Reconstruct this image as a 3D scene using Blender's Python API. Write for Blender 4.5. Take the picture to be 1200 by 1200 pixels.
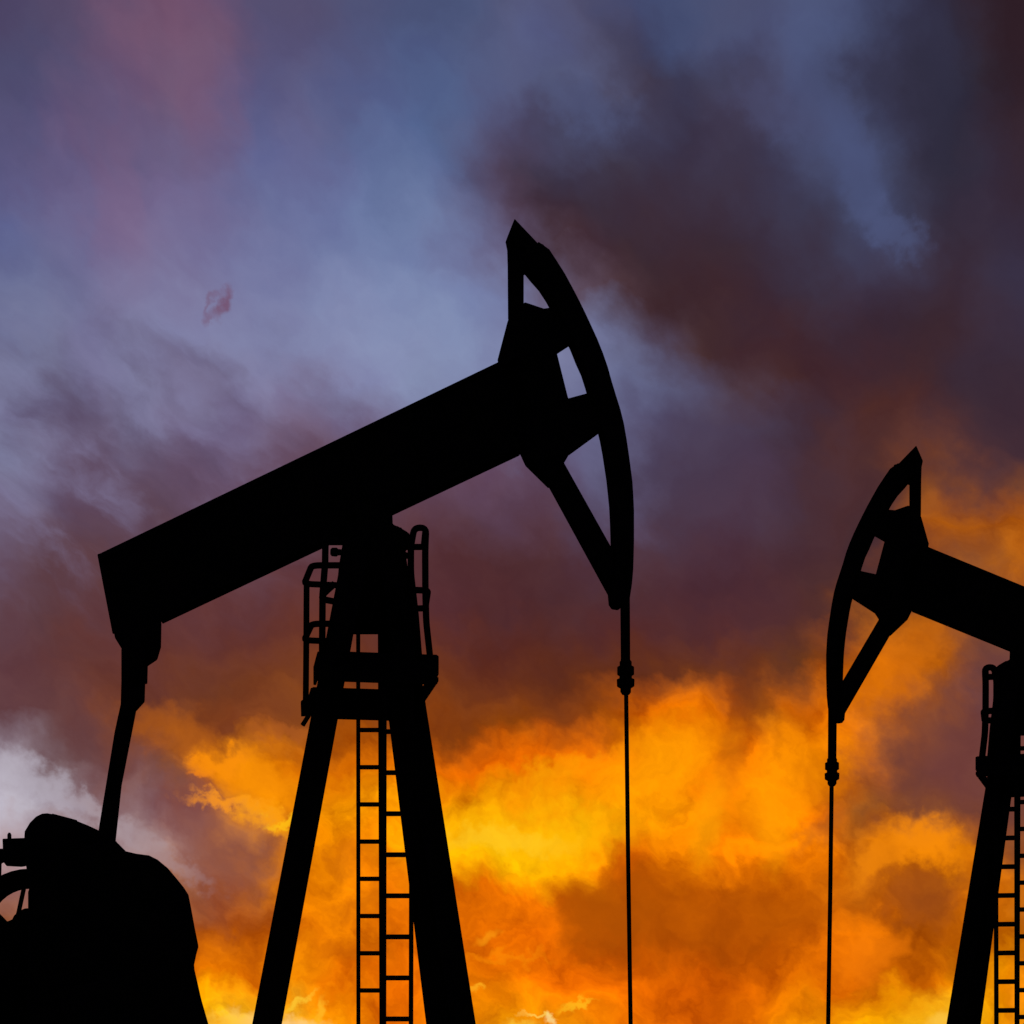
import bpy, bmesh, math
from mathutils import Vector, Matrix

for o in list(bpy.data.objects):
    bpy.data.objects.remove(o, do_unlink=True)
scene = bpy.context.scene
C = scene.collection
R = math.radians

# ---------------------------------------------------------------- camera
CAM_H = 1.6                       # eye height above the ground
FOCAL = 2320.0                    # focal length in units of 1/1200 of the picture width
HORIZON = 1283.0                  # the level horizon lies below the picture
cam_data = bpy.data.cameras.new('camera')
cam_data.sensor_width = 36.0
cam_data.lens = FOCAL / 1200.0 * 36.0
cam_data.shift_y = (HORIZON - 600.0) / 1200.0
cam_data.clip_start = 0.1
cam_data.clip_end = 20000.0
camera = bpy.data.objects.new('camera', cam_data)
C.objects.link(camera)
camera.location = (0, 0, CAM_H)
camera.rotation_euler = (R(90), 0, 0)
scene.camera = camera

# ---------------------------------------------------------------- sky
# colours of the cloud bank (display RGB), one row per elevation step, west to east;
# each row: drawing height, then red green blue at every 50th part of the drawing's width
SKY_ROWS = [
    [0, 78,70,104, 84,74,106, 92,76,106, 108,79,106, 110,80,106, 104,80,110, 88,80,116, 86,82,118, 82,84,122, 78,86,126, 75,85,125, 77,87,126, 84,88,124, 86,90,128, 78,78,112, 70,76,114, 70,80,119, 78,84,120, 76,82,118, 78,86,124, 72,80,118, 58,60,90, 50,46,66, 50,38,50, 46,30,38],
    [50, 76,74,110, 80,78,114, 92,80,114, 108,83,112, 112,86,114, 108,86,114, 90,84,124, 88,86,126, 84,88,130, 80,90,134, 79,91,135, 82,92,133, 86,92,132, 86,92,134, 78,78,110, 66,66,96, 67,76,114, 73,79,116, 78,84,122, 80,90,130, 70,78,114, 54,54,78, 48,46,66, 46,38,50, 46,30,38],
    [100, 80,78,116, 84,80,120, 98,84,120, 102,84,120, 110,88,118, 110,88,122, 92,90,134, 92,92,134, 86,94,140, 83,96,142, 81,96,141, 84,94,137, 86,92,132, 84,90,128, 84,88,124, 68,62,84, 60,58,84, 64,62,88, 72,74,108, 76,84,122, 60,60,88, 50,48,70, 46,44,64, 48,40,54, 50,34,42],
    [150, 84,82,122, 92,84,124, 100,86,124, 100,90,128, 106,92,128, 110,92,128, 94,96,142, 98,98,142, 92,102,148, 88,104,152, 86,104,150, 88,94,134, 78,74,106, 72,70,100, 72,74,106, 70,72,104, 58,52,74, 64,58,82, 66,62,88, 70,72,104, 64,68,98, 52,50,72, 46,44,62, 50,42,58, 52,36,46],
    [200, 90,88,130, 98,90,132, 102,94,136, 104,96,138, 108,100,142, 108,100,142, 98,104,154, 102,106,154, 98,110,158, 96,112,158, 96,110,156, 84,84,120, 78,66,90, 62,54,74, 60,52,72, 60,52,70, 58,48,66, 60,52,72, 60,56,80, 66,68,98, 68,74,108, 54,52,74, 50,46,64, 54,46,64, 54,40,52],
    [250, 90,96,146, 100,98,144, 108,100,144, 116,104,146, 116,106,150, 112,110,156, 108,114,160, 108,116,164, 108,120,168, 106,122,168, 108,120,164, 100,100,138, 84,70,92, 64,48,62, 58,46,60, 58,44,58, 58,44,58, 58,46,62, 60,54,76, 60,58,82, 64,66,94, 64,66,94, 54,46,64, 54,42,58, 54,42,58],
    [300, 100,106,152, 106,110,154, 114,112,156, 122,112,154, 124,118,160, 122,120,164, 118,122,168, 116,124,170, 116,128,174, 116,130,176, 116,130,176, 110,114,156, 98,90,122, 72,54,68, 64,44,54, 60,42,50, 58,40,50, 58,42,52, 58,46,62, 60,52,72, 64,60,86, 62,54,76, 56,42,56, 56,48,66, 56,50,72],
    [350, 106,112,152, 114,118,158, 120,122,164, 124,124,166, 128,128,170, 128,130,172, 126,130,174, 126,134,178, 130,140,184, 130,142,186, 126,140,184, 120,132,178, 116,122,164, 98,86,110, 82,62,74, 66,44,50, 60,38,44, 60,38,46, 58,40,52, 58,44,58, 58,44,60, 56,42,56, 58,42,54, 60,46,62, 58,48,68],
    [400, 118,122,160, 122,126,164, 116,114,154, 126,128,168, 130,132,174, 130,134,176, 128,132,174, 132,138,180, 136,144,186, 136,146,188, 134,146,188, 130,142,184, 126,134,176, 122,126,166, 108,112,150, 82,72,94, 74,52,58, 66,42,46, 64,38,44, 64,38,44, 58,38,48, 56,38,48, 58,38,46, 58,42,54, 56,42,56],
    [450, 122,122,160, 98,90,122, 112,108,146, 124,122,160, 122,116,152, 126,122,160, 130,126,166, 124,116,154, 132,136,178, 136,144,186, 132,142,182, 128,136,178, 124,130,172, 118,122,162, 112,118,158, 94,96,132, 86,82,112, 80,66,84, 72,46,50, 64,38,44, 66,38,44, 64,38,44, 64,40,46, 58,42,54, 58,42,54],
    [500, 122,124,160, 102,94,126, 102,88,114, 118,114,150, 104,90,120, 106,92,126, 118,106,140, 112,92,118, 112,100,134, 122,118,156, 122,122,162, 118,118,158, 114,112,150, 108,106,144, 102,102,140, 82,76,108, 76,66,92, 74,62,86, 70,58,80, 66,46,58, 78,44,42, 84,46,40, 82,46,44, 66,44,52, 60,42,54],
    [550, 126,128,166, 136,136,174, 98,80,104, 94,72,92, 98,76,98, 100,78,102, 98,72,92, 100,74,92, 98,70,84, 98,72,90, 96,70,90, 96,70,92, 94,70,92, 92,72,96, 100,96,132, 80,70,96, 74,60,82, 72,56,76, 72,54,74, 70,48,60, 74,46,52, 78,46,46, 98,56,48, 76,48,54, 72,46,54],
    [600, 110,100,130, 116,106,138, 98,78,100, 94,70,86, 92,68,82, 94,68,82, 96,68,82, 96,68,82, 94,66,80, 92,62,76, 90,60,74, 86,58,72, 84,56,70, 84,58,74, 86,74,100, 94,86,118, 76,60,80, 74,54,72, 74,54,70, 72,48,58, 76,46,50, 86,50,46, 146,78,36, 108,62,52, 140,76,42],
    [650, 112,98,124, 94,70,84, 94,66,76, 92,60,66, 92,58,64, 94,58,64, 94,58,64, 94,58,64, 92,56,60, 90,54,58, 86,50,54, 82,46,50, 78,44,48, 78,46,52, 78,48,58, 80,54,66, 76,50,62, 74,46,58, 74,46,56, 72,44,52, 74,44,48, 84,48,46, 168,86,30, 196,100,24, 196,100,24],
    [700, 92,64,76, 92,62,70, 92,58,64, 92,56,60, 92,54,58, 94,54,58, 94,54,58, 94,53,56, 92,52,54, 88,48,50, 84,44,48, 80,42,44, 76,40,44, 76,42,46, 76,44,50, 76,44,50, 76,44,52, 74,42,50, 74,42,50, 76,44,48, 78,46,46, 86,50,46, 92,54,56, 124,70,50, 150,82,42],
    [750, 92,60,68, 92,58,62, 96,54,52, 98,52,50, 98,52,48, 100,52,46, 102,52,44, 104,52,42, 104,52,40, 102,50,38, 100,48,36, 94,44,34, 90,42,34, 86,42,36, 84,42,40, 84,42,42, 84,44,44, 84,44,46, 84,46,48, 84,46,44, 100,54,40, 168,88,28, 170,88,34, 116,68,56, 110,66,62],
    [800, 96,58,62, 96,56,58, 102,56,50, 106,56,44, 108,55,40, 112,58,38, 118,60,36, 118,60,36, 118,58,34, 118,58,32, 116,56,30, 110,52,30, 106,50,30, 100,47,28, 98,46,28, 100,48,30, 112,56,32, 110,54,32, 108,54,34, 116,60,30, 205,104,14, 205,106,18, 165,88,38, 108,62,62, 105,62,62],
    [850, 98,62,66, 100,62,62, 112,64,58, 135,72,45, 160,84,34, 140,70,34, 130,66,40, 150,78,30, 150,72,18, 150,72,18, 140,66,20, 135,64,20, 138,66,18, 132,62,26, 150,70,15, 215,105,8, 235,120,6, 190,90,12, 150,74,22, 225,112,8, 235,125,10, 165,86,26, 118,66,58, 110,62,60, 110,64,60],
    [900, 158,148,162, 112,86,92, 106,70,72, 118,75,75, 130,75,60, 215,120,14, 235,140,8, 215,115,8, 205,105,5, 245,130,5, 225,110,5, 225,105,5, 235,112,5, 225,108,5, 250,130,5, 255,160,5, 255,150,5, 245,120,5, 255,145,5, 255,150,5, 200,105,25, 125,70,52, 112,62,60, 112,62,58, 115,68,60],
    [950, 200,195,210, 180,170,182, 140,112,118, 140,108,112, 125,80,82, 145,82,70, 235,145,10, 245,150,8, 255,165,5, 255,165,5, 255,170,5, 255,180,5, 255,185,8, 255,178,8, 255,165,5, 255,160,5, 255,155,5, 245,125,5, 255,150,5, 225,110,15, 165,90,40, 135,72,40, 140,78,45, 118,65,52, 118,68,55],
    [1000, 165,130,130, 165,132,132, 165,138,140, 170,142,142, 168,128,122, 150,92,78, 158,88,60, 225,130,20, 240,140,8, 250,145,5, 255,180,5, 255,195,5, 255,195,8, 255,185,5, 255,150,5, 215,100,8, 250,140,5, 250,135,5, 250,135,5, 240,130,8, 200,108,25, 225,125,12, 235,135,10, 190,100,22, 135,75,50],
    [1050, 140,92,85, 140,90,82, 140,88,78, 140,85,75, 150,90,70, 155,82,60, 180,95,40, 225,125,15, 245,140,8, 225,115,8, 220,110,8, 230,115,5, 245,125,5, 230,112,5, 190,88,5, 185,85,5, 190,90,5, 190,90,8, 210,105,5, 215,110,10, 190,98,20, 165,80,15, 150,75,30, 215,115,15, 160,85,40],
    [1100, 140,80,50, 145,80,45, 150,80,40, 155,78,30, 165,78,25, 170,80,15, 185,88,10, 225,120,8, 235,130,8, 215,108,5, 220,108,5, 225,110,5, 235,112,5, 232,110,5, 205,95,5, 190,85,5, 180,80,5, 185,82,5, 190,88,5, 200,95,5, 235,120,8, 175,85,5, 170,82,5, 185,95,5, 170,90,20],
    [1150, 180,95,20, 190,100,15, 200,105,10, 205,105,8, 215,110,5, 240,130,5, 220,115,5, 245,150,12, 225,115,5, 220,105,5, 230,110,5, 240,125,5, 250,130,5, 245,118,5, 235,110,5, 215,98,5, 205,90,5, 200,90,5, 210,100,5, 220,110,5, 215,105,5, 205,105,5, 225,125,5, 250,170,10, 225,130,15],
    [1200, 240,150,10, 240,150,10, 245,155,10, 245,160,10, 250,165,10, 255,185,10, 255,200,70, 255,200,80, 250,160,20, 240,125,5, 240,125,5, 250,145,5, 255,165,10, 250,150,15, 240,125,5, 235,115,5, 225,105,5, 220,105,5, 230,120,5, 245,145,5, 255,170,10, 255,185,15, 255,200,70, 255,190,40, 245,165,20],
    [1283, 245,150,15, 245,150,15, 250,155,15, 250,160,15, 250,165,30, 250,165,20, 250,165,20, 250,165,20, 250,160,15, 250,160,15, 250,165,20, 255,175,30, 255,185,40, 250,165,20, 245,150,15, 240,140,10, 240,140,10, 240,140,10, 245,150,15, 250,160,20, 250,165,20, 255,180,40, 255,185,50, 250,170,30, 250,165,20],
]
# end of sky chart

SUN_AZ, SUN_EL = R(1.5), R(1.5)   # the sun stands just above the horizon behind the clouds


def lin(c):
    c = c / 255.0
    return c / 12.92 if c <= 0.04045 else ((c + 0.055) / 1.055) ** 2.4


def rgb(r, g, b):
    return (lin(r), lin(g), lin(b), 1.0)


world = bpy.data.worlds.new('World')
scene.world = world
world.use_nodes = True
nt = world.node_tree
nt.nodes.clear()


class V:
    """A value in the sky's node tree, with arithmetic."""
    def __init__(self, s):
        self.s = s

    def __add__(self, o): return mth('ADD', self, o)
    def __radd__(self, o): return mth('ADD', o, self)
    def __sub__(self, o): return mth('SUBTRACT', self, o)
    def __rsub__(self, o): return mth('SUBTRACT', o, self)
    def __mul__(self, o): return mth('MULTIPLY', self, o)
    def __rmul__(self, o): return mth('MULTIPLY', o, self)
    def __truediv__(self, o): return mth('DIVIDE', self, o)


def plug(v, sock):
    if isinstance(v, V):
        nt.links.new(v.s, sock)
    else:
        sock.default_value = v


def mth(op, a, b=0.0, clamp=False):
    n = nt.nodes.new('ShaderNodeMath')
    n.operation = op
    n.use_clamp = clamp
    plug(a, n.inputs[0])
    plug(b, n.inputs[1])
    return V(n.outputs[0])


def smooth(v, a, b):
    n = nt.nodes.new('ShaderNodeMapRange')
    n.interpolation_type = 'SMOOTHSTEP'
    plug(v, n.inputs[0])
    n.inputs[1].default_value = a
    n.inputs[2].default_value = b
    return V(n.outputs[0])


def linear(v, a, b):
    n = nt.nodes.new('ShaderNodeMapRange')
    plug(v, n.inputs[0])
    n.inputs[1].default_value = a
    n.inputs[2].default_value = b
    return V(n.outputs[0])


def vec(x, y, z):
    n = nt.nodes.new('ShaderNodeCombineXYZ')
    for i, v in enumerate((x, y, z)):
        plug(v, n.inputs[i])
    return V(n.outputs[0])


def noise(v, scale, detail=5.0, rough=0.55, dims='2D'):
    n = nt.nodes.new('ShaderNodeTexNoise')
    n.noise_dimensions = dims
    n.normalize = True
    plug(v, n.inputs['Vector'])
    n.inputs['Scale'].default_value = scale
    n.inputs['Detail'].default_value = detail
    n.inputs['Roughness'].default_value = rough
    return V(n.outputs['Fac']), V(n.outputs['Color'])


def split(v):
    n = nt.nodes.new('ShaderNodeSeparateXYZ')
    plug(v, n.inputs[0])
    return V(n.outputs[0]), V(n.outputs[1]), V(n.outputs[2])


def mix(f, a, b, mode='MIX'):
    n = nt.nodes.new('ShaderNodeMix')
    n.data_type = 'RGBA'
    n.blend_type = mode
    plug(f, n.inputs[0])
    plug(a, n.inputs[6])
    plug(b, n.inputs[7])
    return V(n.outputs[2])


def after(colour, v):
    """The same vector, but worked out only once the colour is known: keeps the shader's memory small."""
    n = nt.nodes.new('ShaderNodeVectorMath')
    n.operation = 'MULTIPLY_ADD'
    plug(colour, n.inputs[0])
    n.inputs[1].default_value = (1e-9, 1e-9, 1e-9)
    plug(v, n.inputs[2])
    return V(n.outputs[0])


tc = nt.nodes.new('ShaderNodeTexCoord')
D = V(tc.outputs['Generated'])
dx, dy, dz = split(D)
az = mth('ARCTAN2', dx, dy)
el = mth('ARCTAN2', dz, mth('SQRT', dx * dx + dy * dy))
PX = 1.0 / FOCAL                                      # one 1/1200 of the picture width as an angle


def sky_angles(px, py):
    a = math.atan((px - 600.0) / FOCAL)
    return a, math.atan((HORIZON - py) * math.cos(a) / FOCAL)


# the air's turbulence: the chart of the cloud bank is looked up at displaced angles
FLAT = vec(dx * 0.87 + dz * 0.5, dz * 0.87 - dx * 0.5, 0.0)                                # the sky ahead, seen square on
_, c1 = noise(FLAT, 9.0, 2.0, 0.5)
_, c2 = noise(vec((dx * 0.82 - dz * 0.57) * 0.7, dx * 0.57 + dz * 0.82, 0.0), 36.0, 6.0, 0.56)
a1, e1, k1 = split(c1)
a2, e2, k2 = split(c2)
virga, _ = noise(vec(az * 55.0 + a1 * 3.0, el * 14.0, 0.0), 1.0, 3.0, 0.55)
low = 1.0 - smooth(el, 0.15, 0.25)                     # turbulence is stronger in the low, lit bank
wa = az + (a1 - 0.5) * (70.0 * PX) + (a2 - 0.5) * (95.0 * PX)
we = el + (e1 - 0.5) * (70.0 * PX) + (e2 - 0.5) * (85.0 * PX) \
    + (virga - 0.5) * low * (34.0 * PX)

FOLD = 0.15                                            # squeezes all azimuths into one colour ramp
fac = 0.5 + 0.5 * (wa / (mth('ABSOLUTE', wa) + FOLD))
COLUMNS = [50.0 * k for k in range(25)]


def chart(px, py):
    """Colour of the cloud bank at a place of the drawing."""
    i = max(0.0, min(23.999, px / 50.0))
    k = int(i)
    f = i - k
    rows = SKY_ROWS
    n = 0
    while n < len(rows) - 2 and py > rows[n + 1][0]:
        n += 1
    q = max(0.0, min(1.0, (py - rows[n][0]) / (rows[n + 1][0] - rows[n][0])))
    out = []
    for c in range(3):
        u = [r[1 + 3 * k + c] * (1 - f) + r[4 + 3 * k + c] * f for r in (rows[n], rows[n + 1])]
        out.append(u[0] * (1 - q) + u[1] * q)
    warm = max(0.0, min(1.0, (out[0] - out[2]) / 160.0 - 0.3))
    cool = max(0.0, min(1.0, (out[2] - out[0]) / 30.0))
    return (out[0] * (1 - 0.02 * cool), out[1] * (1 - 0.03 * cool - 0.05 * warm), out[2] * (1 - 0.05 * cool - 0.7 * warm))


def row_ramp(elev, fac):
    n = nt.nodes.new('ShaderNodeValToRGB')
    n.color_ramp.interpolation = 'CARDINAL'
    plug(fac, n.inputs[0])
    azs, cols = [], []
    for px in COLUMNS:
        a = math.atan((px - 600.0) / FOCAL)
        azs.append(a)
        cols.append(rgb(*chart(px, HORIZON - FOCAL * math.tan(elev) / math.cos(a))))
    side = lambda c, t: tuple(c[i] * (1 - t) + q * t for i, q in enumerate((0.075, 0.05, 0.07))) + (1.0,)
    azs = [-1.5, -0.6] + azs + [0.6, 1.5]
    cols = [side(cols[0], 0.9), side(cols[0], 0.4)] + cols + [side(cols[-1], 0.4), side(cols[-1], 0.9)]
    els = n.color_ramp.elements
    while len(els) < len(cols):
        els.new(0.5)
    for e, a, c in zip(els, azs, cols):
        e.position = 0.5 + 0.5 * a / (abs(a) + FOLD)
        e.color = c
    return V(n.outputs[0])


bank = None
prev = None
look = vec(fac, we, 0.0)
fac_now, we_now, _ = split(look)
for i, row in enumerate(SKY_ROWS[::-1]):
    elev = math.atan((HORIZON - row[0]) / FOCAL)
    if i % 5 == 4:
        fac_now, we_now, _ = split(after(bank, look))
    ramp = row_ramp(elev, fac_now)
    bank = ramp if bank is None else mix(linear(we_now, prev, elev), bank, ramp)
    prev = elev
bank = mix(smooth(we, prev, 1.2), bank, rgb(66, 70, 104))

# billows: brighter and darker folds, strongest where the low sun lights the bank
br, bg, bb = split(bank)
lit = mth('MULTIPLY', br - bb, 2.2, clamp=True)
fold, _ = noise(vec(wa * 0.9 + we * 0.45, we * 1.05 - wa * 0.4, 0.0), 40.0, 6.0, 0.57)
fold = (fold - 0.5) * 1.7
shade = fold * (0.15 + lit * 0.85)
bank = mix(1.0, bank, vec(1.0 + shade * 0.8, 1.0 + shade * 1.05, 1.0 + shade * 0.7), 'MULTIPLY')


def pair(a, e):
    return vec(a, e, 0.0)


PLAIN = pair(az, el)


def patch(px, py, rx, ry, rot, at, inner, outer, amount):
    """Soft elliptical patch of sky around a direction: amount inside, nothing beyond its rim."""
    ca, ce = sky_angles(px, py)
    n = nt.nodes.new('ShaderNodeMapping')
    n.vector_type = 'TEXTURE'
    plug(at, n.inputs['Vector'])
    n.inputs['Location'].default_value = (ca, ce, 0.0)
    n.inputs['Rotation'].default_value = (0.0, 0.0, R(-rot))
    n.inputs['Scale'].default_value = (rx * PX, ry * PX, 1.0)
    q = nt.nodes.new('ShaderNodeVectorMath')
    q.operation = 'LENGTH'
    nt.links.new(n.outputs[0], q.inputs[0])
    m = nt.nodes.new('ShaderNodeMapRange')
    m.interpolation_type = 'SMOOTHSTEP'
    nt.links.new(q.outputs['Value'], m.inputs[0])
    m.inputs[1].default_value = outer
    m.inputs[2].default_value = inner
    m.inputs[4].default_value = amount
    return V(m.outputs[0])


def streaks(rot, along, across, seed, detail=5.0):
    cs, sn = math.cos(R(rot)), math.sin(R(rot))
    u = az * cs - el * sn
    w = az * sn + el * cs
    n, _ = noise(vec(u * (FOCAL / along) + a1 * 1.2, w * (FOCAL / across) + e1 * 1.2 + e2 * 0.9 + seed, 0.0), 1.0, detail, 0.56)
    return n


# pink cirrus hanging in the clear blue
s = streaks(84, 230, 60, 3.0, 2.0)
region = mth('MAXIMUM', patch(190, 30, 120, 200, 0, PLAIN, 0.0, 1.5, 0.15), patch(120, 220, 110, 130, 0, PLAIN, 0.0, 1.4, 0.2))
bank = mix(smooth(s, 0.36, 0.75) * region, bank, rgb(140, 94, 122))
# grey wisps thinning out over pale sky
s = streaks(28, 130, 52, 7.0, 6.0)
bank = mix(smooth(s, 0.46, 0.80) * patch(100, 540, 240, 130, 0, PLAIN, 0.2, 1.6, 0.45), bank, rgb(138, 134, 172))
bank = mix(smooth(s, 0.56, 0.22) * patch(150, 510, 290, 130, 0, PLAIN, 0.2, 1.6, 0.45), bank, rgb(80, 62, 84))

# torn edges: the finest turbulence
_, c3 = noise(FLAT, 120.0, 4.0, 0.55)
a3, e3, k3 = split(c3)
TORN = pair(az + (a2 - 0.5) * (50.0 * PX) + (a3 - 0.5) * (40.0 * PX), el + (e2 - 0.5) * (44.0 * PX) + (e3 - 0.5) * (40.0 * PX))
WISP = pair(az + (a3 - 0.5) * (26.0 * PX), el + (e3 - 0.5) * (26.0 * PX))

# the small torn cloudlet
for px, py, rx, ry, rot, amt in ((263, 356, 6, 17, 20, 0.75), (244, 361, 4, 13, 14, 0.4), (252, 348, 10, 4, -28, 0.35), (247, 372, 9, 4, -35, 0.45)):
    bank = mix(patch(px, py, rx, ry, rot, WISP, 0.1, 1.5, amt), bank, rgb(114, 72, 98))

# ragged bright fringes of the lit bank; the last number says how sharply each ends
count = 0
for px, py, rx, ry, rot, col, amt, soft in (
        (266, 938, 44, 8, 6, (255, 152, 20), 0.95, 1.25), (240, 906, 20, 5, 4, (238, 130, 25), 0.8, 1.3),
        (258, 893, 34, 9, -10, (250, 140, 15), 0.8, 1.4), (302, 955, 40, 12, 34, (255, 160, 15), 0.9, 1.4),
        (300, 915, 52, 22, 20, (252, 146, 8), 0.7, 1.7), (330, 966, 26, 6, -6, (255, 190, 20), 0.8, 1.4),
        (338, 858, 36, 10, -4, (176, 92, 34), 0.6, 1.5), (196, 852, 40, 20, 15, (178, 92, 26), 0.5, 1.7),
        (350, 1175, 15, 3, -32, (255, 200, 50), 0.75, 1.8), (376, 1184, 4, 11, 12, (255, 190, 40), 0.65, 1.8),
        (342, 1208, 48, 16, 8, (255, 205, 130), 0.8, 1.6), (272, 1210, 34, 14, -20, (255, 200, 70), 0.6, 1.6),
        (632, 1190, 15, 2, 4, (255, 212, 90), 0.7, 1.9), (646, 1195, 6, 4, 30, (255, 228, 150), 0.65, 1.9),
        (606, 1208, 22, 9, 0, (255, 205, 60), 0.7, 1.6), (674, 1179, 15, 2.5, -14, (255, 190, 30), 0.7, 1.9),
        (572, 1096, 11, 5, -24, (255, 160, 20), 0.5, 1.8), (590, 1121, 40, 4, 0, (255, 150, 10), 0.3, 1.9),
        (555, 1156, 6, 3, 0, (255, 175, 30), 0.7, 1.7),
        (615, 978, 95, 26, -4, (255, 192, 8), 0.6, 1.9), (590, 985, 50, 10, 0, (255, 202, 40), 0.45, 1.9), (1088, 985, 36, 20, 12, (252, 142, 8), 0.8, 1.6), (1036, 1008, 40, 12, -24, (240, 134, 12), 0.65, 1.7),
        (1022, 1120, 36, 26, -20, (245, 124, 10), 0.55, 1.6), (1106, 1204, 24, 14, -25, (255, 200, 70), 0.7, 1.6),
        (1052, 785, 26, 62, 42, (226, 118, 14), 0.5, 1.7),
        (1008, 205, 22, 62, -24, (76, 86, 126), 0.6, 1.7), (1040, 262, 36, 14, 34, (78, 86, 124), 0.6, 1.7),
        (955, 100, 34, 70, -12, (76, 86, 126), 0.35, 1.8), (690, 128, 46, 16, 12, (82, 90, 128), 0.4, 1.8),
        (760, 150, 26, 34, -30, (58, 52, 74), 0.5, 1.8), (905, 130, 40, 16, 18, (78, 82, 118), 0.35, 1.8),
        (40, 918, 62, 18, 24, (192, 186, 200), 0.55, 1.7), (162, 985, 44, 12, 34, (170, 148, 152), 0.5, 1.8),
        (212, 1018, 36, 8, 22, (164, 130, 130), 0.5, 1.8), (120, 955, 30, 10, 40, (180, 166, 174), 0.35, 1.8),
        (1085, 885, 62, 52, 10, (112, 62, 56), 0.6, 1.7), (255, 985, 50, 34, 30, (140, 86, 78), 0.5, 1.7),
        (700, 1075, 46, 34, -8, (172, 78, 4), 0.5, 1.7), (960, 970, 30, 12, -30, (170, 92, 30), 0.4, 1.7),
        (655, 905, 50, 8, -20, (255, 165, 6), 0.4, 1.8), (830, 960, 14, 40, 12, (255, 172, 8), 0.45, 1.8),
        (905, 985, 14, 30, -8, (255, 160, 6), 0.4, 1.8), (860, 880, 12, 34, 10, (176, 84, 12), 0.45, 1.8),
        (420, 1060, 26, 10, -20, (200, 98, 5), 0.5, 1.8), (400, 1120, 28, 10, 10, (205, 100, 5), 0.45, 1.8),
        (780, 890, 60, 30, -14, (255, 152, 4), 0.45, 1.9), (900, 925, 60, 30, -20, (255, 150, 4), 0.45, 1.9),
        (640, 935, 80, 20, -14, (255, 150, 4), 0.35, 1.9),
        (725, 1060, 60, 42, -10, (170, 78, 4), 0.65, 1.6), (860, 1080, 95, 38, -6, (172, 78, 4), 0.6, 1.7),
        (1080, 1050, 44, 30, 0, (158, 76, 22), 0.6, 1.5), (410, 1006, 26, 14, -25, (212, 112, 8), 0.6, 1.7)):
    if count % 5 == 0:
        torn_now, wisp_now = after(bank, TORN), after(bank, WISP)
    count += 1
    bank = mix(patch(px, py, rx, ry, rot, wisp_now if rx < 25 else torn_now, 0.4, soft + 0.15, amt), bank, rgb(*col))

# clear dusk air beyond the bank, taking over behind the viewer
air = nt.nodes.new('ShaderNodeTexSky')
air.sky_type = 'NISHITA'
air.sun_disc = False
air.sun_elevation = SUN_EL
air.sun_rotation = SUN_AZ
air.altitude = 0.0
clear = mix(1.0, V(air.outputs[0]), (0.05, 0.05, 0.05, 1.0), 'MULTIPLY')
east = mix(smooth(fold, -0.3, 0.4) * 0.6, rgb(58, 52, 76), clear)
front = smooth(dy, -0.25, 0.6)
total = mix(front, east, bank)
bgn = nt.nodes.new('ShaderNodeBackground')
bgn.inputs[1].default_value = 1.0
plug(total, bgn.inputs[0])
wo = nt.nodes.new('ShaderNodeOutputWorld')
nt.links.new(bgn.outputs[0], wo.inputs[0])

# ---------------------------------------------------------------- sun and exposure
sun_data = bpy.data.lights.new('sun', 'SUN')
sun_data.energy = 0.12
sun_data.angle = R(3)
sun_data.color = (1.0, 0.55, 0.22)
sun = bpy.data.objects.new('sun', sun_data)
C.objects.link(sun)
sun_dir = Vector((math.sin(SUN_AZ) * math.cos(SUN_EL), math.cos(SUN_AZ) * math.cos(SUN_EL), math.sin(SUN_EL)))
sun.rotation_euler = sun_dir.to_track_quat('Z', 'Y').to_euler()
sun.location = (0, 60, 30)
scene.view_settings.view_transform = 'Standard'
scene.view_settings.look = 'None'
scene.view_settings.exposure = 0.0
scene.view_settings.gamma = 1.0
scene.view_settings.use_curve_mapping = False


# ---------------------------------------------------------------- materials
def material(name, a, b, scale, rough, bump=0.0, metal=0.0, spec=0.3):
    m = bpy.data.materials.new(name)
    m.use_nodes = True
    t = m.node_tree
    bs = t.nodes['Principled BSDF']
    co = t.nodes.new('ShaderNodeTexCoord')
    no = t.nodes.new('ShaderNodeTexNoise')
    no.inputs['Scale'].default_value = scale
    no.inputs['Detail'].default_value = 6.0
    no.inputs['Roughness'].default_value = 0.6
    t.links.new(co.outputs['Object'], no.inputs['Vector'])
    cr = t.nodes.new('ShaderNodeValToRGB')
    cr.color_ramp.elements[0].position = 0.35
    cr.color_ramp.elements[1].position = 0.7
    cr.color_ramp.elements[0].color = (*a, 1)
    cr.color_ramp.elements[1].color = (*b, 1)
    t.links.new(no.outputs['Fac'], cr.inputs[0])
    t.links.new(cr.outputs[0], bs.inputs['Base Color'])
    bs.inputs['Roughness'].default_value = rough
    bs.inputs['Metallic'].default_value = metal
    bs.inputs['Specular IOR Level'].default_value = spec
    if bump:
        bp = t.nodes.new('ShaderNodeBump')
        bp.inputs['Strength'].default_value = bump
        bp.inputs['Distance'].default_value = 0.02
        t.links.new(no.outputs['Fac'], bp.inputs['Height'])
        t.links.new(bp.outputs[0], bs.inputs['Normal'])
    return m


M_PAINT = material('black_paint', (0.004, 0.004, 0.0045), (0.009, 0.008, 0.0075), 6.0, 0.85, 0.1, spec=0.0)
M_STEEL = material('dark_oily_steel', (0.004, 0.004, 0.004), (0.010, 0.008, 0.007), 14.0, 0.8, 0.1, spec=0.0)
M_CONCRETE = material('concrete', (0.16, 0.15, 0.14), (0.27, 0.26, 0.24), 3.0, 0.9, 0.4)
M_GROUND = material('dry_ground', (0.045, 0.038, 0.03), (0.10, 0.085, 0.065), 0.35, 1.0, 0.6, spec=0.1)


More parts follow.
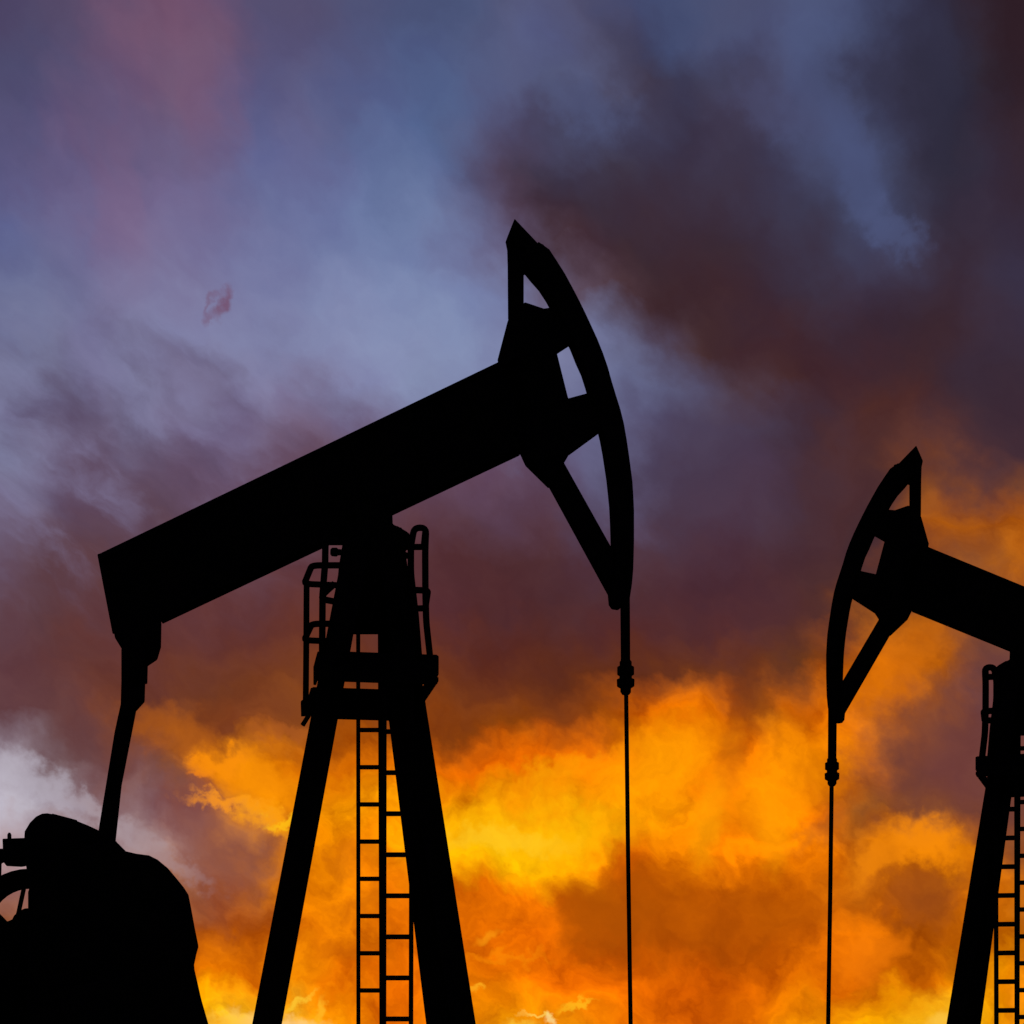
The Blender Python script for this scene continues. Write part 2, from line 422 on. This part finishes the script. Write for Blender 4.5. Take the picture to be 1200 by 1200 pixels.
# ---------------------------------------------------------------- mesh helpers
def link(name, me, mat, parent):
    o = bpy.data.objects.new(name, me)
    C.objects.link(o)
    if mat is not None and not me.materials:
        me.materials.append(mat)
    if parent is not None:
        o.parent = parent
    return o


def finish(bm, name, bevel=0.0, smooth_shade=False):
    bmesh.ops.recalc_face_normals(bm, faces=bm.faces)
    if bevel:
        es = [e for e in bm.edges if len(e.link_faces) == 2 and e.calc_face_angle(0) > 0.6]
        bmesh.ops.bevel(bm, geom=es, offset=bevel, segments=1, affect='EDGES', clamp_overlap=True)
        bmesh.ops.recalc_face_normals(bm, faces=bm.faces)
    me = bpy.data.meshes.new(name)
    bm.to_mesh(me)
    bm.free()
    if smooth_shade:
        for p in me.polygons:
            p.use_smooth = True
    return me


# reference placement of the large pump jack: root position, turn about the vertical
ROOT = Vector((-1.172, 16.0, 0.0))
YAW = R(9.0)
CS, SN = math.cos(YAW), math.sin(YAW)


def P(px, py, y=0.0):
    """Point in the pump jack's own frame (x along the beam, y across it, z up) read off the drawing."""
    k = (px - 600.0) / FOCAL
    x = (k * (ROOT.y + y * CS) - ROOT.x + y * SN) / (CS - k * SN)
    depth = ROOT.y + x * SN + y * CS
    return Vector((x, y, CAM_H + (HORIZON - py) * depth / FOCAL))


class Jack:
    """One pump jack. mirror < 0 builds the machine the other way round, stretched along the beam by its size;
    stout thickens its rods, rails and rungs."""
    def __init__(self, loc, mirror, yaw, stout, lift, label, group):
        self.m = mirror
        self.stout = stout
        self.lift = lift
        self.root = bpy.data.objects.new('pump_jack', None)
        C.objects.link(self.root)
        self.root.location = loc
        self.root.rotation_euler = (0, 0, yaw)
        self.root['label'] = label
        self.root['category'] = 'pump jack'
        self.root['group'] = group

    def t(self, p):
        return Vector((p[0] * self.m, p[1], p[2]))

    def prism(self, name, pts, y0, y1, parent=None, bevel=0.006, mat=None, local=False, yref=None):
        """Outline in the plane of the beam, given real thickness y0..y1."""
        ym = 0.5 * (y0 + y1) if yref is None else yref
        ps = [Vector(p) if local else P(p[0], p[1], ym) for p in pts]
        bm = bmesh.new()
        a = [bm.verts.new(self.t((p.x, y0, p.z))) for p in ps]
        b = [bm.verts.new(self.t((p.x, y1, p.z))) for p in ps]
        n = len(ps)
        bm.faces.new(a)
        bm.faces.new(b[::-1])
        for i in range(n):
            bm.faces.new((a[i], b[i], b[(i + 1) % n], a[(i + 1) % n]))
        return link(name, finish(bm, name, bevel), mat or M_PAINT, parent or self.root)

    def box(self, name, lo, hi, parent=None, bevel=0.006, mat=None):
        bm = bmesh.new()
        v = [bm.verts.new(self.t((x, y, z))) for z in (lo[2], hi[2]) for y in (lo[1], hi[1]) for x in (lo[0], hi[0])]
        for f in ((0, 1, 3, 2), (4, 5, 7, 6), (0, 1, 5, 4), (2, 3, 7, 6), (0, 2, 6, 4), (1, 3, 7, 5)):
            bm.faces.new([v[i] for i in f])
        return link(name, finish(bm, name, bevel), mat or M_PAINT, parent or self.root)

    def tube(self, name, pts, r, parent=None, seg=10, mat=None, profile=None, grow=1.0):
        pts = [self.t(p) for p in pts]
        bm = bmesh.new()
        rings = []
        up = Vector((0, 1, 0))
        for i, p in enumerate(pts):
            d = (pts[min(i + 1, len(pts) - 1)] - pts[max(i - 1, 0)]).normalized()
            side = up.cross(d)
            if side.length < 0.2:
                side = Vector((1, 0, 0)).cross(d)
            side.normalize()
            v = d.cross(side).normalized()
            rr = r * self.stout
            if profile:
                ring = [bm.verts.new(p + side * q[0] * grow + v * q[1] * grow) for q in profile]
            else:
                ring = [bm.verts.new(p + (side * math.cos(2 * math.pi * k / seg) + v * math.sin(2 * math.pi * k / seg)) * rr)
                        for k in range(seg)]
            rings.append(ring)
        n = len(rings[0])
        for a, b in zip(rings, rings[1:]):
            for k in range(n):
                bm.faces.new((a[k], a[(k + 1) % n], b[(k + 1) % n], b[k]))
        bm.faces.new(rings[0][::-1])
        bm.faces.new(rings[-1])
        return link(name, finish(bm, name, 0.0, profile is None), mat or M_STEEL, parent or self.root)

    def lathe(self, name, centre, axis, prof, parent=None, seg=20, mat=None):
        """prof: (distance along axis, radius)"""
        pts = [Vector(centre) + Vector(axis) * h for h, _ in prof]
        pts = [self.t(p) for p in pts]
        ax = Vector((math.copysign(axis[0], axis[0] * self.m), axis[1], axis[2])).normalized()
        s = ax.orthogonal().normalized()
        v = ax.cross(s)
        bm = bmesh.new()
        rings = [[bm.verts.new(p + (s * math.cos(2 * math.pi * k / seg) + v * math.sin(2 * math.pi * k / seg)) * max(rr, 1e-4))
                  for k in range(seg)] for p, (_, rr) in zip(pts, prof)]
        for a, b in zip(rings, rings[1:]):
            for k in range(seg):
                bm.faces.new((a[k], a[(k + 1) % seg], b[(k + 1) % seg], b[k]))
        bm.faces.new(rings[0][::-1])
        bm.faces.new(rings[-1])
        return link(name, finish(bm, name), mat or M_STEEL, parent or self.root)


def bend(pts, r=0.05, n=4):
    """Round the corners of a rail."""
    out = [Vector(pts[0])]
    for a, b, c in zip(pts, pts[1:], pts[2:]):
        a, b, c = Vector(a), Vector(b), Vector(c)
        d1, d2 = (a - b), (c - b)
        q = min(r, d1.length * 0.45, d2.length * 0.45)
        p1, p2 = b + d1.normalized() * q, b + d2.normalized() * q
        for k in range(n + 1):
            t = k / n
            out.append(p1 * (1 - t) ** 2 + b * (2 * t * (1 - t)) + p2 * t * t)
    out.append(Vector(pts[-1]))
    return out


I_BEAM = lambda w, h, f, t: [(-w, -h), (w, -h), (w, -h + f), (t, -h + f), (t, h - f), (w, h - f), (w, h), (-w, h),
                             (-w, h - f), (-t, h - f), (-t, -h + f), (-w, -h + f)]


def build(loc, mirror, yaw, stout, lift, label, group):
    j = Jack(loc, mirror, yaw, stout, lift, label, group)
    root = j.root
    ground = -lift

    # ---- walking beam -------------------------------------------------
    top = lambda x: 655 + (x - 115) * (428 - 655) / (587 - 115)
    bot = lambda x: 727 + (x - 190) * (530 - 727) / (608 - 190)
    beam = j.prism('walking_beam', [(116, 657), (600, top(600) + 2), (622, 480), (612, bot(612) - 2), (188, 726), (131, 730)], -0.10, 0.10)
    j.prism('flange', [(115, 655), (606, top(606)), (608, top(608) + 6), (117, 662)], -0.13, 0.13, beam)
    j.prism('flange', [(190, 727), (612, bot(612)), (610, bot(610) - 6), (188, 721)], -0.13, 0.13, beam)
    j.prism('end_plate', [(115, 655), (121, 654), (139, 738), (131, 738)], -0.15, 0.15, beam)
    for k in range(6):
        x = 205 + k * 68
        for y0, y1 in ((-0.125, -0.095), (0.095, 0.125)):
            j.prism('stiffener', [(x, top(x) + 6), (x + 4, top(x + 4) + 6), (x + 32, bot(x + 32) - 7), (x + 28, bot(x + 28) - 7)], y0, y1, beam, 0.002)

    # ---- horse head ----------------------------------------------------
    head = j.prism('horse_head', [(597, 371), (585, 417), (586.5, 425), (599, 470), (611, 527), (618, 542), (645, 568.5), (659, 546),
                                  (667.5, 531.5), (676, 505), (663, 470), (649.5, 416), (637, 367.5), (613, 359.5)], -0.10, 0.10)
    arc_out = [(629, 288.5), (636, 289), (648, 307), (660, 326), (673.5, 351), (686, 376.5), (698.5, 404), (708, 428), (716.5, 459),
               (723.5, 480), (729.5, 504), (734.5, 537), (738.8, 570), (740.4, 600), (740.4, 640), (739.4, 673), (737, 698), (735.5, 704)]
    arc_in = [(718, 704), (717, 680), (717.2, 648), (715.6, 597), (712.3, 563), (707.3, 530), (702.8, 506), (690, 463), (684, 440), (678, 428),
              (668.2, 403), (648.2, 363), (641.2, 350), (630.2, 333), (617, 319.5), (612, 312)]
    # the curved track plate, made of short lengths welded end to end
    bm = bmesh.new()
    n = 26

    def along(pts, t):
        ls = [0.0]
        for a, b in zip(pts, pts[1:]):
            ls.append(ls[-1] + math.hypot(b[0] - a[0], b[1] - a[1]))
        d = t * ls[-1]
        for (a, b, la, lb) in zip(pts, pts[1:], ls, ls[1:]):
            if d <= lb + 1e-6:
                q = (d - la) / (lb - la)
                return (a[0] + (b[0] - a[0]) * q, a[1] + (b[1] - a[1]) * q)
        return pts[-1]
    rings = []
    for k in range(n + 1):
        a, b = along(arc_out, k / n), along(arc_in[::-1], k / n)
        b = (b[0] + 1.2, b[1])
        q, w = P(*a), P(*b)
        rings.append([bm.verts.new(j.t((p.x, y, p.z))) for p, y in ((q, -0.09), (q, 0.09), (w, 0.09), (w, -0.09))])
    for a, b in zip(rings, rings[1:]):
        for k in range(4):
            bm.faces.new((a[k], a[(k + 1) % 4], b[(k + 1) % 4], b[k]))
    bm.faces.new(rings[0])
    bm.faces.new(rings[-1][::-1])
    link('track_plate', finish(bm, 'track_plate', 0.004), M_PAINT, head)
    j.prism('head_cap', [(602, 259), (593.3, 281), (595.3, 291), (596, 316), (612, 321), (618, 319), (640, 305), (636, 289), (629.5, 288)], -0.05, 0.05, head)
    j.prism('back_post', [(596, 300), (612.5, 305), (612.5, 372), (596.5, 372)], -0.06, 0.06, head)
    j.prism('brace', [(630, 366), (647.5, 363.5), (658, 372), (675, 402), (667.5, 403), (646, 417), (630, 400)], -0.07, 0.07, head)
    j.prism('brace', [(655, 472.5), (689.5, 463.2), (700, 480), (708, 502), (702, 506.2), (668, 531), (655, 530)], -0.07, 0.07, head)
    j.prism('brace', [(634, 550), (650, 528), (660, 546.5), (717, 648.5), (722, 690), (715, 697), (645, 569)], -0.07, 0.07, head)
    j.prism('head_toe', [(714.5, 690), (716, 706), (719.5, 711), (727, 712), (735, 705), (737, 692)], -0.10, 0.10, head)
    for x, y in ((600, 440), (612, 480), (622, 520), (640, 540)):
        c = P(x, y)
        j.lathe('bolt', (c.x, -0.098, c.z), (0, -1, 0), [(0, 0.03), (0.025, 0.03), (0.025, 0.018), (0.045, 0.018)], head, 8)

    # ---- bridle and polished rod ---------------------------------------
    bridle = j.tube('bridle', [P(729.6, 690, -0.03), P(730.4, 782, -0.03)], 0.0205, None, 8)
    j.tube('cable', [P(735.1, 690, 0.03), P(735.6, 782, 0.03)], 0.0215, bridle, 8)
    cb = P(733.2, 793.5)
    pxm = stout ** 0.5 / 145.0
    fat = stout ** 0.5
    carrier = j.lathe('carrier_bar', cb, (0, 0, 1), [(h * pxm, w * fat) for h, w in (
        (-14.5, 0.038), (-13, 0.05), (-11, 0.072), (-3, 0.074), (-1.5, 0.052), (1.5, 0.052), (3, 0.07), (12, 0.07), (14, 0.045))], None, 14)
    j.lathe('rod_clamp', cb - Vector((0, 0, 18 * pxm)), (0, 0, 1), [(-3 * pxm, 0.03 * fat), (0, 0.045 * fat), (5 * pxm, 0.045 * fat)], carrier, 8)
    j.lathe('hanger_end', cb + Vector((0, 0, 14 * pxm)), (0, 0, 1), [(-0.01, 0.05 * fat), (0.03, 0.05 * fat), (0.05, 0.034 * fat)], carrier, 12)
    rod = j.tube('polished_rod', [P(733.6, 800), P(736, 1000), P(739, 1200), (P(743, 1420).x, 0, 0.62 + ground)], 0.0185, None, 10)
    wx = P(743, 1420).x
    well = j.lathe('wellhead', (wx, 0, ground), (0, 0, 1), [(0, 0.2), (0.08, 0.2), (0.08, 0.12), (0.3, 0.12), (0.3, 0.19), (0.36, 0.19), (0.36, 0.1),
                                                            (0.55, 0.1), (0.6, 0.06), (0.72, 0.05)], None, 16)
    j.tube('flow_line', [(wx, 0, 0.45 + ground), (wx, 0.9, 0.45 + ground), (wx, 1.2, 0.02 + ground)], 0.04, well)

    # ---- tail: bracket, equalizer, pitman arms ---------------------------
    tail = j.prism('tail_bracket', [(128, 712), (134, 744), (142, 757), (146, 772), (172, 778), (184, 770), (188.5, 755), (189, 727), (170, 715)], -0.11, 0.11)
    eq = P(160, 764)
    eqt = Vector(eq)
    equal = j.tube('equalizer', [(eq.x, -0.40, eq.z), (eq.x, 0.40, eq.z)], 0.07, None, 14)
    low = {}
    for s in (-1, 1):
        y = 0.35 * s
        off = (-1.5, 2.5)[s > 0]
        ph = j.prism('pitman_arm', [(144 + off, 792), (168 + off, 788), (167 + off, 822), (157 + off, 833), (140 + off, 920), (133 + off, 985), (129 + off, 1012), (112 + off, 1012),
                                    (118 + off, 968), (136 + off, 858), (143 + off, 826)], y - 0.03, y + 0.03)
        j.prism('strap', [(144 + off, 762), (152, 752), (164, 752), (171 + off, 764), (170 + off, 800), (144 + off, 800)], y - 0.065, y + 0.065, ph)
        c = P(121, 1005, y)
        j.lathe('crank_pin', (c.x, y - 0.09, c.z), (0, 1, 0), [(0, 0.05), (0.02, 0.09), (0.16, 0.09), (0.18, 0.05)], ph, 14)

    # ---- crank arms with counterweights, gearbox, pulley -----------------
    crank_out = [(136, 986), (143, 998), (160, 1002), (175, 1004), (185, 1009), (197, 1019), (208, 1032), (216, 1042), (221, 1050), (224, 1065),
                 (228, 1087), (232.5, 1109), (230, 1118), (227.5, 1130), (228, 1137), (236, 1172), (244, 1200), (258, 1262), (246, 1310),
                 (200, 1345), (120, 1340), (60, 1290), (36, 1200), (34, 1120), (34, 1045), (60, 1010), (112, 990)]
    for s in (-1, 1):
        y0, y1 = sorted((0.42 * s, 0.62 * s))
        dy_ = 0 if s < 0 else -5
        pts = [(x - (2 if s > 0 and x > 150 else 0), y + dy_ * 0.6 + (3 if s > 0 else 0)) for x, y in crank_out]
        cr = j.prism('crank_arm', pts, y0, y1, None, 0.012)
        face = y0 if s < 0 else y1
        for x, y in ((90, 1060), (170, 1050), (190, 1140), (120, 1240), (205, 1230), (80, 1160)):
            c = P(x, y, face)
            j.lathe('bolt', (c.x, face, c.z), (0, s, 0), [(-0.005, 0.045), (0.03, 0.045), (0.03, 0.026), (0.06, 0.026)], cr, 8)
        j.prism('counterweight', [(70, 1160), (216, 1130), (236, 1200), (246, 1262), (236, 1300), (195, 1330), (125, 1328), (76, 1280)],
                *sorted((face, face + 0.10 * s)), cr, 0.015, yref=face)
    gear = j.prism('gearbox', [(30.5, 1004), (32, 979), (38, 969), (45, 962), (52, 958.5), (58, 958), (67, 959.5), (90, 966), (105, 972), (120, 979), (138, 991),
                               (150, 1003), (200, 1060), (205, 1300), (190, 1400), (30, 1400), (30, 1300), (38, 1072), (38, 1040)], -0.26, 0.26, None, 0.02)
    j.prism('inspection_cover', [(60, 960), (62, 955.5), (92, 963.5), (90, 967)], -0.12, 0.12, gear)
    j.prism('gearbox_foot', [(0, 1400), (230, 1400), (232, 1450), (-5, 1450)], -0.4, 0.4, gear)
    brk = j.prism('brake_bracket', [(4.5, 985), (33, 984), (34, 1012), (24, 1014), (5.5, 1013)], -0.12, 0.12, gear)
    c = P(11, 984)
    j.lathe('bolt', (c.x, 0, c.z - 0.01), (0, 0, 1), [(0, 0.016), (0.05, 0.016), (0.065, 0.008)], gear, 8)
    j.prism('brake_lever', [(-70, 996), (6, 995), (6, 1010), (1.5, 1011), (1, 1030), (-4, 1030), (-5, 1011), (-70, 1012)], -0.04, 0.04, gear)
    # belt pulley
    pc = P(36, 1087, 0.32)
    scale = (P(136, 1087, 0.32) - P(36, 1087, 0.32)).x / 100.0
    bm = bmesh.new()
    n = 40
    rings = []
    for k in range(n):
        a = 2 * math.pi * k / n
        ring = []
        for rr, y in ((47.5, 0.24), (69, 0.24), (66.5, 0.29), (66.5, 0.35), (69, 0.40), (47.5, 0.40)):
            ring.append(bm.verts.new(j.t((pc.x + rr * scale * math.cos(a), y, pc.z + rr * scale * math.sin(a)))))
        rings.append(ring)
    for k in range(n):
        a, b = rings[k], rings[(k + 1) % n]
        for q in range(6):
            bm.faces.new((a[q], a[(q + 1) % 6], b[(q + 1) % 6], b[q]))
    pulley = link('pulley', finish(bm, 'pulley'), M_STEEL, root)
    for k in range(3):
        a = R(75 + 120 * k)
        d = Vector((math.cos(a), 0, math.sin(a)))
        j.tube('spoke', [pc + d * (14 * scale), pc + d * (52 * scale)], 0.018, pulley, 8)
    j.tube('skew_spoke', [P(29.5, 1034, 0.3), P(19.5, 1080, 0.3)], 0.018, pulley, 8)  # rod added as the pulley's one visible spoke, slanted off the radius
    j.lathe('hub', (pc.x, 0.2, pc.z), (0, 1, 0), [(0, 0.08), (0.03, 0.15), (0.2, 0.15), (0.24, 0.09)], pulley, 18)
    j.prism('belt_guard_stand', [(-60, 1060), (0, 1071), (10, 1081.5), (32, 1072), (60, 1080), (60, 1450), (-60, 1450)], 0.05, 0.3, gear)

    # ---- samson post ----------------------------------------------------
    post = j.prism('samson_post', [(404, 626), (468, 626), (473, 660), (481, 713), (486, 737), (388, 737), (391, 713), (396, 690), (399, 656)], -0.2, 0.2)
    prof = I_BEAM(0.094, 0.10, 0.02, 0.05)
    dleg = lambda py: 0.22 + (py - 640) * 0.00090
    for side in (-1, 1):
        for s in (-1, 1):
            pts = []
            for py in (660, 842, 1200, 1505):
                px = (379.5 - 0.1885 * (py - 842)) if side < 0 else (477.5 + 0.138 * (py - 842))
                q = P(px, py, 0)
                pts.append(Vector((q.x, s * dleg(py), q.z)))
            d = (pts[3] - pts[2])
            pts[3] = pts[2] + d * ((0.30 + ground - pts[2].z) / d.z)
            j.tube('leg', pts, 0.09, post, mat=M_PAINT, profile=prof)
    # saddle bearing
    sb = j.prism('saddle_bearing', [(414, 626), (416, 612), (411, 604), (457, 590), (458, 621), (464, 624), (462, 630), (408, 632)], -0.17, 0.17)
    for px, py in ((393, 647), (473, 651)):
        c = P(px, py, -0.1)
        j.lathe('grease_cup', (c.x - 0.04, -0.1, c.z), (1, 0, 0), [(0, 0.02), (0.012, 0.034), (0.05, 0.036), (0.062, 0.026), (0.10, 0.024)], sb, 10)
    j.prism('bearing_foot', [(402, 634), (404, 627), (416, 619), (420, 632)], -0.14, 0.14, sb)
    j.prism('bearing_foot', [(456, 622), (464, 622), (474, 628), (478, 631), (478, 641), (470, 643), (456, 640)], -0.14, 0.14, sb)
    # tie beams between the legs, low down and out of view
    for py in (1330,):
        l, r = P(379.5 - 0.1885 * (py - 842), py), P(477.5 + 0.138 * (py - 842), py)
        for s in (-1, 1):
            y = s * dleg(py)
            j.box('tie_beam', (l.x, y - 0.04, l.z - 0.07), (r.x, y + 0.04, l.z + 0.07), post)
        for q in (l, r):
            j.box('tie_beam', (q.x - 0.04, -dleg(py), q.z - 0.06), (q.x + 0.04, dleg(py), q.z + 0.06), post)

    # ---- platforms -------------------------------------------------------
    def platform(y0, y1, xl, xr, ztop, hfront, hback):
        deck = j.box('platform', (xl, y0 + 0.031, ztop - 0.02), (xr, y1 - 0.031, ztop - 0.002), None, 0.0)
        j.box('edge_beam', (xl, y0, ztop - hfront), (xr, y0 + 0.03, ztop + 0.01), deck)
        j.box('edge_beam', (xl, y1 - 0.03, ztop - hback), (xr, y1, ztop + 0.01), deck)
        for x in (xl, xr):
            j.box('edge_beam', (x - 0.012, y0 + 0.031, ztop - 0.14), (x + 0.012, y1 - 0.031, ztop + 0.01), deck)
        nb = 7
        for k in range(1, nb):
            x = xl + (xr - xl) * k / nb
            j.box('grating_bar', (x - 0.01, y0 + 0.031, ztop - 0.06), (x + 0.01, y1 - 0.031, ztop - 0.021), deck, 0.0)
        return deck
    YN0, YN1 = -0.85, -0.25
    nl, nr, nz = P(374, 766, YN0).x, P(513, 766, YN0).x, P(440, 766, YN0).z
    pn = platform(YN0, YN1, nl, nr, nz, 0.215, 0.10)
    c = P(513, 789, YN0)
    j.prism('bracket', [(496, 803), (513.5, 794), (513.5, 799), (498, 822), (494, 822)], YN0 + 0.04, YN0 + 0.09, pn, 0.003)
    YF0, YF1 = 0.25, 0.85
    fl, fr, fz = P(366, 808, YF0).x, P(470, 808, YF0).x, P(420, 808, YF0).z
    pf = platform(YF0, YF1, fl, fr, fz, 0.245, 0.115)
    b = P(356, 830, YF1)
    j.prism('bracket', [(352.5, 822), (368, 812), (372, 838), (353, 839)], YF1 - 0.06, YF1, pf, 0.003)
    j.tube('bracket', [P(362, 838, YF1 - 0.05), P(354.5, 850, YF1 - 0.05)], 0.02, pf, 8)

    # ---- railings ----------------------------------------------------------
    rt = 0.0255
    # near side, towards the horse head
    a0, a1_ = P(483.5, 628, YN0), P(499.5, 618.5, YN0)
    a0.z = a1_.z - 0.03
    rail = j.tube('railing', bend([P(491, 770, YN0), P(487, 720, YN0), P(481.5, 672, YN0), P(481.5, 640, YN0), P(485.5, 618.5, YN0), P(499.3, 618.5, YN0),
                                   P(498.3, 645, YN0), P(498.5, 692, YN0), P(499.5, 729, YN0), P(504, 770, YN0)], 0.05), rt)
    q = P(498.6, 622, YN0)
    j.tube('top_rail', bend([q, P(496.5, 641, YN1), P(474, 641, YN1)], 0.04), rt, rail)
    q = P(500, 692, YN0)
    j.tube('mid_rail', bend([Vector((q.x - 0.12, YN0, q.z)), q + Vector((0.01, 0, 0)), P(498.5, 713, YN1), P(482, 713, YN1)], 0.05), rt, rail)
    # near side, towards the tail
    rail = j.tube('railing', [P(381.5, 630, YN0), P(381, 660, YN0), P(378, 697, YN0), P(377.5, 764, YN0)], rt)
    j.tube('top_rail', [P(380, 634, YN0), P(404, 634, YN0)], rt * 1.3, rail)
    j.tube('mid_rail', bend([P(392, 684, YN0), P(379, 696, YN0), P(377, 702, YN0), P(392, 705, YN0)], 0.03), rt, rail)
    # far side, towards the tail
    q, w = P(366, 663, YF0), P(356.5, 684, YF1)
    xc = w.x
    rail = j.tube('railing', [P(359.3, 684, YF1), P(359, 745, YF1), P(358.3, 826, YF1)], rt)
    for py, name, x2 in ((662.5, 'top_rail', 400), (731, 'mid_rail', 390)):
        f0 = P(x2, py, YF0)
        f1 = P(365.5, py, YF0)
        bq = P(356.5, 0, YF1)
        zb = f1.z
        j.tube(name, bend([f0, f1, Vector((bq.x, YF1, zb)), Vector((bq.x + 0.30, YF1, zb))], 0.07), rt * 1.05, rail)
    # far side, towards the horse head
    rail = j.tube('railing', [Vector((fr, YF1, fz)), Vector((fr, YF1, fz + 0.85))], rt)
    j.tube('top_rail', bend([Vector((fr - 0.35, YF1, fz + 0.84)), Vector((fr, YF1, fz + 0.84)), Vector((fr, YF0, fz + 0.84))], 0.05), rt, rail)

    # ---- ladders ---------------------------------------------------------------
    def ladder(y, xl_top, xl_bot, xr_top, xr_bot, first, step, count, py_top):
        def at(px_top, px_bot, py):
            return P(px_top + (px_bot - px_top) * (py - 842) / 358.0, py, y)
        rails = []
        for t, bt in ((xl_top, xl_bot), (xr_top, xr_bot)):
            a, b = at(t, bt, py_top), at(t, bt, 1200)
            d = b - a
            e = a + d * ((ground + 0.02 - a.z) / d.z)
            rails.append((a, e))
        lad = j.tube('ladder', rails[0], 0.0155, None, mat=M_STEEL, profile=[(-0.016, -0.02), (0.016, -0.02), (0.016, 0.02), (-0.016, 0.02)], grow=stout)
        j.tube('side_rail', rails[1], 0.0155, lad, mat=M_STEEL, profile=[(-0.016, -0.02), (0.016, -0.02), (0.016, 0.02), (-0.016, 0.02)], grow=stout)
        for k in range(count):
            py = first + step * k
            a, b = at(xl_top, xl_bot, py), at(xr_top, xr_bot, py)
            if a.z < ground + 0.2:
                break
            j.tube('rung', [a, b], 0.0195, lad, 8)
    ladder(-0.80, 450.5, 450.0, 482.5, 481.6, 857.4 - 48.1 * 1, 48.1, 16, 800)
    ladder(0.75, 419.8, 420.0, 445.6, 447.0, 855.5 - 43.6 * 2, 43.6, 18, 735)

    # ---- base ---------------------------------------------------------------------
    x0, x1 = P(-20, 1450).x, P(600, 1450).x
    skid = j.box('base_frame', (x0 - 0.6, -0.55, 0.12 + ground), (x1, -0.30, 0.30 + ground))
    j.box('base_beam', (x0 - 0.6, 0.30, 0.12 + ground), (x1, 0.55, 0.30 + ground), skid)
    for x in (x0 - 0.5, P(230, 1450).x, P(570, 1505).x):
        j.box('base_beam', (x - 0.12, -1.25, 0.124 + ground), (x + 0.12, 1.25, 0.304 + ground), skid)
    j.box('concrete_pad', (x0 - 1.0, -1.6, -0.1 + ground - 0.2), (x1 + 0.3, 1.6, 0.12 + ground), None, 0.02, M_CONCRETE)
    return root


# ---------------------------------------------------------------- the ground
bm = bmesh.new()
n = 48
S = 4000.0
grid = [-S, -1500, -600, -250, -100] + [-60 + 10 * k for k in range(13)] + [100, 250, 600, 1500, S]
vs = [[bm.verts.new((x, y + 20, -0.05 + (0.03 * math.sin(x * 0.31 + 1) * math.cos(y * 0.23) if abs(x) < 90 and abs(y) < 90 else 0))) for x in grid] for y in grid]
for a, b in zip(vs, vs[1:]):
    for i in range(len(grid) - 1):
        bm.faces.new((a[i], a[i + 1], b[i + 1], b[i]))
g = link('ground', finish(bm, 'ground'), M_GROUND, None)
g['kind'] = 'structure'
g['label'] = 'dark dry ground of the oil field'

# ---------------------------------------------------------------- the two pump jacks
build(ROOT, 1.0, YAW, 1.0, 0.0,
      'tall black oil pump jack with crank, pitman arm and whole walking beam showing', 'pump jacks')
SCALE2 = 0.7124                   # how much smaller it looks, being farther off
Y2 = 16.0 / SCALE2
YAW2, LONGER2, STOUTER2 = R(-19.3), 1.05, 1.4
tip = P(601.8, 258.3)
tip.x *= LONGER2
ty = Y2 - tip.x * math.sin(YAW2)
X2 = (1074.5 - 600.0) / FOCAL * ty + tip.x * math.cos(YAW2)
Z2 = CAM_H + (HORIZON - 523.0) * ty / FOCAL - tip.z
build(Vector((X2, Y2, Z2)), -LONGER2, YAW2, STOUTER2, Z2,
      'smaller black oil pump jack facing the other, its beam and tower cut off', 'pump jacks')
world.cycles.sampling_method = 'MANUAL'
world.cycles.sample_map_resolution = 256
scene.cycles.max_bounces = 3
scene.cycles.diffuse_bounces = 2
scene.cycles.use_adaptive_sampling = True
scene.cycles.adaptive_threshold = 0.02

scene.render.engine = 'CYCLES'
scene.render.resolution_x = 1024
scene.render.resolution_y = 1024
